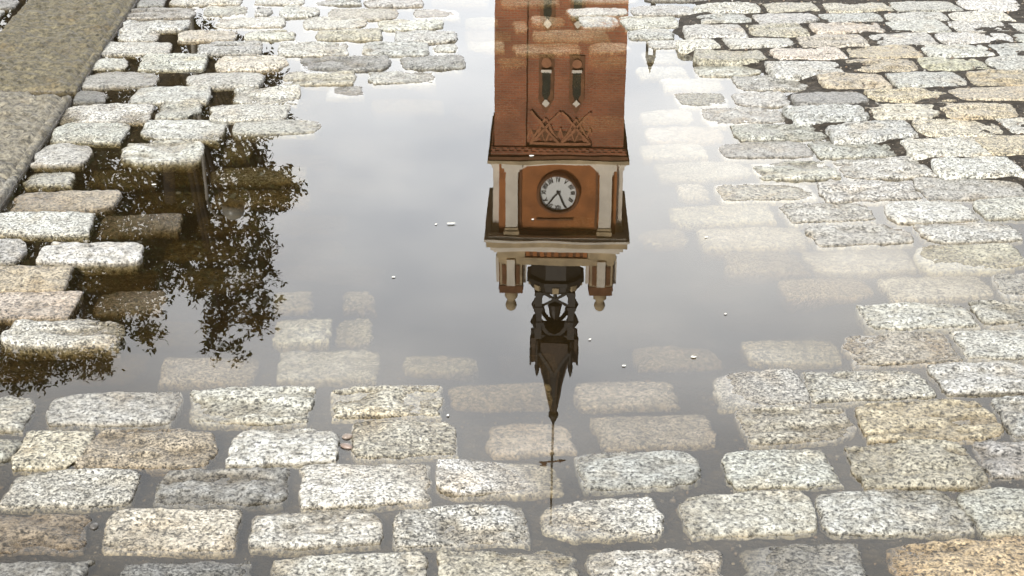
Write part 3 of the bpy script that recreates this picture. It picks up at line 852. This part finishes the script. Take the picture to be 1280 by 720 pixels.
lathe(bm, [(26*m, z1-.12), (29*m, z1), (31*m, z1+.12), (28*m, z1+.3), (27*m, z2-.45), (24*m, z2-.2), (21*m, z2-.05)], 8, off=math.pi/8)
from_bm('lantern_crown', bm, M_IRON, tower)
for k in range(4):
    T = Matrix.Rotation(k*math.pi/2, 4, 'Z')
    bm = bmesh.new()
    h_ = z2-z1
    prism(bm, [(-17*m, z1+.1), (17*m, z1+.1), (17*m, z1+.45*h_), (0, z2+.15), (-17*m, z1+.45*h_)], -29.5*m, -20*m, T)
    g = from_bm('gablet', bm, M_GABLE, tower)
    bm = bmesh.new()
    for s_ in (-1, 1): bar(bm, (s_*19*m, z1+.40*h_), (0, z2+.22), .13, -31*m, -29*m-.004*s_, T)
    from_bm('gable_mould', bm, M_IRON, g)
    T2 = Matrix.Rotation(math.pi/4+k*math.pi/2, 4, 'Z')
    bm = bmesh.new()
    M2 = T2 @ Matrix.Translation((30*m, 0, 0))
    lathe(bm, [(1.5*m, z1+.1), (2.6*m, z1+.3), (2.6*m, z2-.1), (3.4*m, z2), (2.5*m, z2+.18), (.6*m, z2+.42)], 8, M2)
    from_bm('corner_finial', bm, M_IRON, tower)
z3 = za(513)
bm = bmesh.new(); lathe(bm, [(20.5*m, z2-.06), (17*m, z2+.3), (12*m, z2+.95), (3.6*m, z3)], 8, off=math.pi/8)
sp = from_bm('spire', bm, M_IRON, tower)
for k in range(8):
    bm = bmesh.new()
    a = math.pi/8+k*math.pi/4
    c, s_ = math.cos(a), math.sin(a)
    tube(bm, [(20.7*m*c, 20.7*m*s_, z2-.05), (17.2*m*c, 17.2*m*s_, z2+.3), (12.1*m*c, 12.1*m*s_, z2+.95), (3.7*m*c, 3.7*m*s_, z3)], [.045]*4, 6)
    from_bm('rib', bm, M_GABLE, sp)
z4, z5 = za(527), za(655)
bm = bmesh.new(); lathe(bm, [(3.4*m, z3-.02), (6.2*m, z3+.1), (6.6*m, z3+.24), (4*m, z3+.38), (1.6*m, z4), (1.2*m, z4+.2)], 12); from_bm('spire_knob', bm, M_IRON, tower, True)
bm = bmesh.new()
tube(bm, [(0, 0, z4), (0, 0, (z4+z5)/2), (0, 0, z5)], [.055, .048, .042], 8)
rod = from_bm('vane_rod', bm, M_IRON, tower)
for zz, rr in ((za(566), .11), (z5, .09)):
    bm = bmesh.new(); lathe(bm, [(.02, zz-rr), (rr*.8, zz-rr*.6), (rr, zz), (rr*.8, zz+rr*.6), (.02, zz+rr)], 12)
    from_bm('rod_ball', bm, M_IRON, rod, True)
zv = za(577.5)
bm = bmesh.new()
Tv = Matrix.Translation((0, 0, zv)) @ Matrix.Rotation(R(16), 4, 'Y') 
Tw = Tv @ Matrix.Rotation(R(-15), 4, 'Z')
prism(bm, [(-.50, -.035), (.34, -.035), (.34, -.10), (.66, 0), (.34, .10), (.34, .035), (-.50, .035)], -.025, .025, Tw)
prism(bm, [(-.60, -.06), (-.34, -.03), (-.26, .06), (-.34, .24), (-.62, .19), (-.48, .08)], -.027, .027, Tw)
from_bm('weather_vane', bm, M_DARKB, rod)

# ------------------------------------------------------------------ street lamps
M_STEEL = simple_mat('grey lamp steel', (.27, .25, .215), 0.5, metal=0.0, var=.1)
M_SHADE = simple_mat('frosted lamp bowl', (.26, .25, .21), 0.35, var=.08, bump=0)
DL = 17.0
pp = [mirror(u, v, DL) for (u, v) in ((253, 190), (256, 225), (259, 248), (264, 262), (271, 270), (279, 272))]
lamp = empty('street_lamp', (pp[0].x, DL, 0), 'slim grey street lamp with a curved arm and round bowl among the tree leaves', 'street lamp', 'street lamps mirrored in the water')
o0 = lamp.location
bm = bmesh.new()
base = Vector((pp[0].x-.05, DL, .0))
tube(bm, [base-o0, Vector((base.x, DL, 1.2))-o0, pp[0]-o0, pp[1]-o0, pp[2]-o0], [.07, .035, .021, .019, .018], 10)
from_bm('pole', bm, M_STEEL, lamp, True)
bm = bmesh.new(); tube(bm, [p-o0 for p in pp[2:]], [.018, .017, .016, .015], 10); from_bm('arm', bm, M_STEEL, lamp, True)
bm = bmesh.new(); lathe(bm, [(.09, 0), (.09, .5), (.06, .56)], 12); from_bm('base', bm, M_STEEL, lamp)
hp = mirror(292, 263, DL)-o0
bm = bmesh.new()
lathe(bm, [(.02, -.10), (.11, -.095), (.125, -.07), (.125, -.01), (.11, .05), (.075, .09), (.03, .11)], 18, Matrix.Translation(hp))
from_bm('lamp_head', bm, M_SHADE, lamp, True)

DM = 36.0
pt = mirror(812.5, 92, DM)
lan = empty('street_lamp', (pt.x, DM, 0), 'tall black lamp post topped by a pointed lantern, right of the clock tower reflection', 'street lamp', 'street lamps mirrored in the water')
q = lambda v: mirror(812, v, DM).z
mm = (mirror(813, 70, DM)-mirror(812, 70, DM)).length
bm = bmesh.new()
tube(bm, [(0, 0, 0), (0, 0, 1.0), (0, 0, 3), (0, 0, q(42))], [.16, .11, .075, .055], 10); from_bm('post', bm, M_BLACK, lan, True)
bm = bmesh.new(); lathe(bm, [(.04, q(40)), (.06, q(43)), (.15, q(47)), (.16, q(48.5))], 8); from_bm('lantern_foot', bm, M_BLACK, lan)
for sx in (-1, 1):
    for sy in (-1, 1):
        bm = bmesh.new(); box(bm, sx*4.6*mm-.022, sx*4.6*mm+.022, sy*4.6*mm-.022, sy*4.6*mm+.022, q(48.3), q(70))
        from_bm('lantern_bar', bm, M_BLACK, lan)
bm = bmesh.new(); lathe(bm, [(6.5*mm, q(69.5)), (6.8*mm, q(71)), (5.2*mm, q(74)), (6*mm, q(76)), (4.2*mm, q(79)), (5*mm, q(80)), (2*mm, q(84)), (2.4*mm, q(85.5)), (1*mm, q(87)), (.3*mm, q(92))], 8)
from_bm('lantern_cap', bm, M_BLACK, lan)

# ------------------------------------------------------------------ trees
def leaf_mat():
    m, nt, out = new_mat('tree leaf')
    L = nt.links.new
    at = N(nt, 'ShaderNodeAttribute', attribute_name='tint')
    b = N(nt, 'ShaderNodeBsdfPrincipled', Roughness=0.45); L(at.outputs['Color'], b.inputs['Base Color'])
    t = N(nt, 'ShaderNodeBsdfTranslucent'); L(at.outputs['Color'], t.inputs['Color'])
    mx = N(nt, 'ShaderNodeMixShader'); mx.inputs[0].default_value = 0.22
    L(b.outputs[0], mx.inputs[1]); L(t.outputs[0], mx.inputs[2]); L(mx.outputs[0], out.inputs[0])
    return m
M_LEAF = leaf_mat()
M_BARK = simple_mat('grey brown bark', (.02, .016, .012), 0.9, var=.4, scale=9, bump=.6)
LEAFC = np.array([(.030, .052, .016), (.045, .065, .02), (.022, .034, .013), (.075, .075, .026), (.035, .032, .015)])
GOLD = np.array([(.20, .13, .04), (.14, .10, .035), (.09, .07, .025)])
def make_tree(label, Dt, trunk_u, clumps, seed, group):
    r = np.random.default_rng(seed)
    base = mirror(trunk_u, 200, Dt); base.z = 0
    t = empty('tree', base, label, 'tree', group)
    VV, FF, CC = [], [], []; off = 0
    cen = []
    for (u, v, ru, rv, n, gold) in clumps:
        dd = Dt + r.uniform(-.5, .5)
        c = mirror(u, v, dd); k = (mirror(u+1, v, dd)-c).length
        cen.append((c, ru*k))
        # sprays: leaves gathered along short twigs inside the clump
        nt_ = max(3, n//11)
        d = r.normal(size=(nt_, 3)); d /= np.linalg.norm(d, axis=1)[:, None]
        rad = r.random(nt_)**(1/2.6)
        tips = d*rad[:, None]*np.array([ru*k, max(ru, rv)*k*0.9, rv*k])
        tw = np.repeat(tips, 11, 0)
        dirn = np.repeat(d + r.normal(size=(nt_, 3))*.5, 11, 0); dirn /= np.linalg.norm(dirn, axis=1)[:, None]
        p = np.array(c) + tw + dirn*(r.random((len(tw), 1))-.5)*.34 + r.normal(size=tw.shape)*.035
        ax = dirn + r.normal(size=p.shape)*.75; ax /= np.linalg.norm(ax, axis=1)[:, None]
        sd = np.cross(ax, r.normal(size=p.shape)); sd /= np.linalg.norm(sd, axis=1)[:, None]
        nr = np.cross(ax, sd)
        ln = r.uniform(.065, .115, (len(p), 1)); wd = ln*r.uniform(.17, .25, (len(p), 1))
        q = np.stack([p-ax*ln*.5, p-ax*ln*.05+sd*wd+nr*ln*.06, p+ax*ln*.5, p-ax*ln*.05-sd*wd+nr*ln*.06], 1)
        VV.append(q.reshape(-1, 3)); FF.append(np.arange(len(p)*4).reshape(-1, 4)+off); off += len(p)*4
        pal = GOLD if gold else LEAFC
        col = pal[r.integers(0, len(pal), len(p))]*r.uniform(.75, 1.3, (len(p), 1))
        CC.append(np.repeat(col, 4, 0))
    vv = np.concatenate(VV) - np.array(base)
    link('crown', mesh_from_np('crown', vv, np.concatenate(FF), np.concatenate(CC), False), M_LEAF, t)
    top = max(c.z for c, _ in cen)
    bm = bmesh.new()
    sw = [Vector((.06*math.sin(z*1.3+seed), .06*math.cos(z*1.7), z)) for z in np.linspace(0, top*.72, 8)]
    tube(bm, sw, list(np.linspace(.19, .07, 8)), 12)
    from_bm('trunk', bm, M_BARK, t, True)
    for c, rr in cen:
        if rr < .22: continue
        e = c-base
        z0 = max(.9, min(top*.70, e.z*.55))
        s0 = Vector((.06*math.sin(z0*1.3+seed), .06*math.cos(z0*1.7), z0))
        mid = s0.lerp(e, .5)+Vector((0, 0, -.12+.2*r.random()))
        bm = bmesh.new(); tube(bm, [s0, mid, e], [.055, .035, .012], 6); from_bm('limb', bm, M_BARK, t, True)
    return t
TG = 'trees mirrored at the puddle edge'
make_tree('dark leafy tree with slender branches and some golden leaves overhanging the puddle reflection', 20.0, 215,
          [(318, 222, 30, 20, 520, 0), (345, 235, 26, 17, 420, 0), (330, 252, 26, 14, 330, 0), (365, 238, 10, 7, 70, 0), (318, 200, 22, 14, 230, 0), (290, 205, 26, 24, 430, 0), (290, 240, 20, 20, 260, 0),
           (282, 292, 28, 26, 500, 0), (318, 283, 18, 10, 120, 0), (325, 300, 12, 18, 120, 0), (300, 322, 26, 24, 380, 0), (330, 330, 14, 22, 170, 0), (268, 345, 26, 22, 380, 0),
           (315, 358, 20, 18, 230, 0), (330, 375, 12, 14, 110, 0), (285, 380, 26, 20, 360, 0), (318, 398, 18, 14, 190, 1), (278, 405, 24, 16, 320, 1), (268, 425, 12, 12, 90, 0), (298, 430, 12, 10, 70, 0), (272, 440, 8, 8, 40, 0), (352, 215, 12, 8, 60, 0), (368, 232, 7, 6, 35, 0), (340, 262, 10, 6, 45, 0), (338, 312, 7, 8, 30, 0), (341, 345, 6, 8, 26, 0), (338, 392, 8, 9, 34, 0), (325, 415, 10, 10, 50, 1), (300, 445, 5, 6, 14, 0)], 3, TG)
make_tree('broad dense dark tree filling the left of the reflection', 21.5, 90,
          [(40, 190, 75, 45, 2600, 0), (150, 185, 70, 45, 2600, 0), (235, 180, 45, 40, 1500, 0), (30, 260, 75, 45, 2600, 0), (130, 255, 70, 45, 2600, 0), (215, 250, 50, 45, 2000, 0), (245, 225, 34, 36, 1500, 0), (225, 300, 40, 36, 1400, 0), (165, 345, 50, 24, 1500, 0),
           (30, 335, 75, 45, 2400, 0), (120, 325, 65, 45, 2400, 0), (205, 315, 55, 45, 2000, 0), (240, 290, 30, 40, 1000, 0), (250, 355, 26, 22, 500, 0), (20, 400, 65, 45, 2200, 0), (95, 390, 55, 38, 1800, 0),
           (165, 375, 50, 30, 1100, 0), (140, 415, 28, 26, 620, 0), (185, 418, 20, 12, 190, 0), (110, 440, 30, 28, 650, 0), (125, 462, 14, 14, 160, 0), (60, 445, 40, 28, 900, 0), (25, 465, 34, 22, 560, 0), (50, 478, 14, 10, 90, 0), (-20, 460, 40, 36, 900, 0),
           (-60, 300, 60, 90, 2600, 0), (-60, 180, 60, 70, 2000, 0)], 5, TG)
make_tree('lower bushy tree behind the curved street lamp', 23.5, 150,
          [(-20, 60, 100, 60, 2400, 0), (100, 70, 90, 60, 2400, 0), (210, 80, 80, 60, 2200, 0), (295, 95, 55, 50, 1500, 0), (330, 130, 40, 36, 900, 0), (60, 140, 90, 50, 2200, 0), (180, 145, 80, 50, 2200, 0), (270, 150, 50, 45, 1500, 0),
           (60, -10, 110, 50, 2000, 0), (200, 0, 90, 50, 1800, 0), (320, 165, 24, 18, 300, 0)], 7, TG)

# ------------------------------------------------------------------ floating petals and a feather
M_PETAL = simple_mat('white petal', (.62, .61, .55), 0.6, var=.05, bump=0)
def floater(name, u, v, ln, wd, ang, label, cat, group=None, curl=.3):
    c = ground(u, v, 0.0); ln *= .66; wd *= .66
    nu, nv = 9, 5
    V = []; Fq = []
    for i in range(nu):
        s = -1+2*i/(nu-1)
        for j in range(nv):
            t = -1+2*j/(nv-1)
            w = wd*(1-s*s)**.55*(1-.25*s)
            V.append((s*ln, t*w, .0015+curl*ln*(s*s*.35+t*t*.3*(1-s*s))))
    for i in range(nu-1):
        for j in range(nv-1): Fq.append((i*nv+j, (i+1)*nv+j, (i+1)*nv+j+1, i*nv+j+1))
    o = link(name, mesh_from_np(name, np.array(V), np.array(Fq)), M_PETAL)
    sm = o.modifiers.new('thickness', 'SOLIDIFY'); sm.thickness = .0006; sm.offset = 1
    o.location = c; o.rotation_euler = (0, 0, ang)
    o['label'] = label; o['category'] = cat
    if group: o['group'] = group
G = 'white petals afloat on the puddle'
for u, v, ln, ang, lab in ((192.5, 231.5, .0095, .1, 'small white petal floating on dark brown water beside the lamp post reflection'),
                      (545, 281, .0055, .8, 'tiny white petal floating just left of the feather'),
                      (492, 347, .006, .2, 'white petal floating alone in mid puddle between the tree and tower reflections'),
                      (664.5, 195.5, .010, .1, 'white petal floating over the brown cornice of the tower reflection'),
                      (666, 275, .0055, .5, 'tiny white petal floating below the clock dial reflection'),
                      (737.5, 425, .0055, .9, 'white petal floating just right of the reflected spire gablets'),
                      (780, 458, .006, .2, 'white petal floating on grey water right of the reflected spire'),
                      (867, 447, .0085, -.1, 'flat white petal floating between submerged setts right of the spire'),
                      (883, 297, .007, .4, 'white petal floating near the pale submerged setts right of the clock'),
                      (907, 393, .005, .4, 'tiny white petal floating on open grey water near the right bank'),
                      (560, 520, .0055, 1.2, 'white petal caught at the wet corner of a cream sett')):
    floater('petal', u, v, ln, ln*.62, ang, lab, 'petal', G)
floater('feather', 564, 280.5, .016, .0045, .12, 'thin pale feather floating on open grey water left of the clock reflection', 'feather', curl=.5)

# ------------------------------------------------------------------ loose pebbles in the wet joints
for (u, v, r_, col, lab) in ((434, 546, .008, (.19, .155, .13), 'small pinkish pebble in the joint left of a cream sett, upper of two'),
                             (433, 558, .009, (.17, .13, .11), 'pinkish pebble in the joint left of a cream sett, lower of two'),
                             (118, 658, .007, (.06, .055, .05), 'small black wet pebble in the joint between a brown and a tan sett')):
    bm = bmesh.new(); bmesh.ops.create_icosphere(bm, subdivisions=3, radius=r_)
    for vv in bm.verts:
        n_ = vnoise(np.array([vv.co.x*90+u]), np.array([vv.co.y*90+vv.co.z*60]), 3)[0]
        vv.co *= 1+.16*n_; vv.co.z *= .55; vv.co.x *= 1.25
    c_ = ground(u, v, 0)
    pb = from_bm('pebble', bm, simple_mat('pebble stone', col, .35, var=.3, scale=120), None, True)
    pb.location = (c_.x, c_.y, .001); pb.rotation_euler = (0, 0, u)
    pb['label'] = lab; pb['category'] = 'pebble'; pb['group'] = 'loose pebbles in the wet joints'

# ------------------------------------------------------------------ sky and sun
SUN_EL, SUN_AZ = R(31), R(202)      # azimuth from +y, clockwise seen from above
w = bpy.data.worlds.new('World'); scene.world = w; w.use_nodes = True
nt = w.node_tree; nt.nodes.clear(); L = nt.links.new
sky = nt.nodes.new('ShaderNodeTexSky'); sky.sky_type = 'NISHITA'; sky.sun_disc = False
sky.sun_elevation = SUN_EL; sky.sun_rotation = SUN_AZ; sky.air_density = 1.0; sky.dust_density = 2.0
tc = nt.nodes.new('ShaderNodeTexCoord')
n1 = N(nt, 'ShaderNodeTexNoise', Scale=2.2, Detail=5.0, Roughness=0.55)
mp_ = N(nt, 'ShaderNodeMapping'); mp_.inputs['Scale'].default_value = (1, 1, 2.2); mp_.inputs['Location'].default_value = (.35, .1, .4)
L(tc.outputs['Generated'], mp_.inputs[0]); L(mp_.outputs[0], n1.inputs['Vector'])
cov = ramp(nt, [(0.30, .72), (0.55, 1.0)]); L(n1.outputs['Fac'], cov.inputs[0])
n2 = N(nt, 'ShaderNodeTexNoise', Scale=4.2, Detail=5.0); L(mp_.outputs[0], n2.inputs['Vector'])
cc = ramp(nt, [(0.3, (7.8, 8.2, 8.8)), (0.7, (14.2, 14.0, 13.5))]); L(n2.outputs['Fac'], cc.inputs[0])
# bright bank of thin cloud low over the tower side of the square
dt = nt.nodes.new('ShaderNodeVectorMath'); dt.operation = 'DOT_PRODUCT'
L(tc.outputs['Generated'], dt.inputs[0]); dt.inputs[1].default_value = (0, math.cos(R(15)), math.sin(R(15)))
bank = ramp(nt, [(0.74, .58), (0.90, .72), (0.945, 1.4), (0.978, 2.1), (1.0, 2.5)]); bank.color_ramp.interpolation = 'EASE'
L(dt.outputs['Value'], bank.inputs[0])
cb_ = mixrgb(nt, 'MULTIPLY', 1.0, cc.outputs[0], bank.outputs[0])
cl = mixrgb(nt, 'MIX', cov.outputs[0], sky.outputs[0], cb_)
bg = nt.nodes.new('ShaderNodeBackground'); bg.inputs['Strength'].default_value = 0.1
L(cl, bg.inputs['Color'])
wo = nt.nodes.new('ShaderNodeOutputWorld'); L(bg.outputs[0], wo.inputs[0])
sd = bpy.data.lights.new('sun', 'SUN'); sd.energy = 5.0; sd.angle = R(10); sd.color = (1.0, .965, .90)
so = bpy.data.objects.new('sun', sd); COL.objects.link(so)
sv = Vector((math.sin(SUN_AZ)*math.cos(SUN_EL), math.cos(SUN_AZ)*math.cos(SUN_EL), math.sin(SUN_EL)))
so.rotation_euler = sv.to_track_quat('Z', 'Y').to_euler(); so.location = sv*50

# ------------------------------------------------------------------ render look
vs = scene.view_settings
vs.view_transform = 'Standard'; vs.look = 'None'; vs.gamma = 1.0; vs.use_curve_mapping = False
vs.exposure = 0.86
scene.render.engine = 'CYCLES'
cy = scene.cycles
cy.use_denoising = True
cy.max_bounces = 8; cy.transparent_max_bounces = 12; cy.volume_bounces = 1
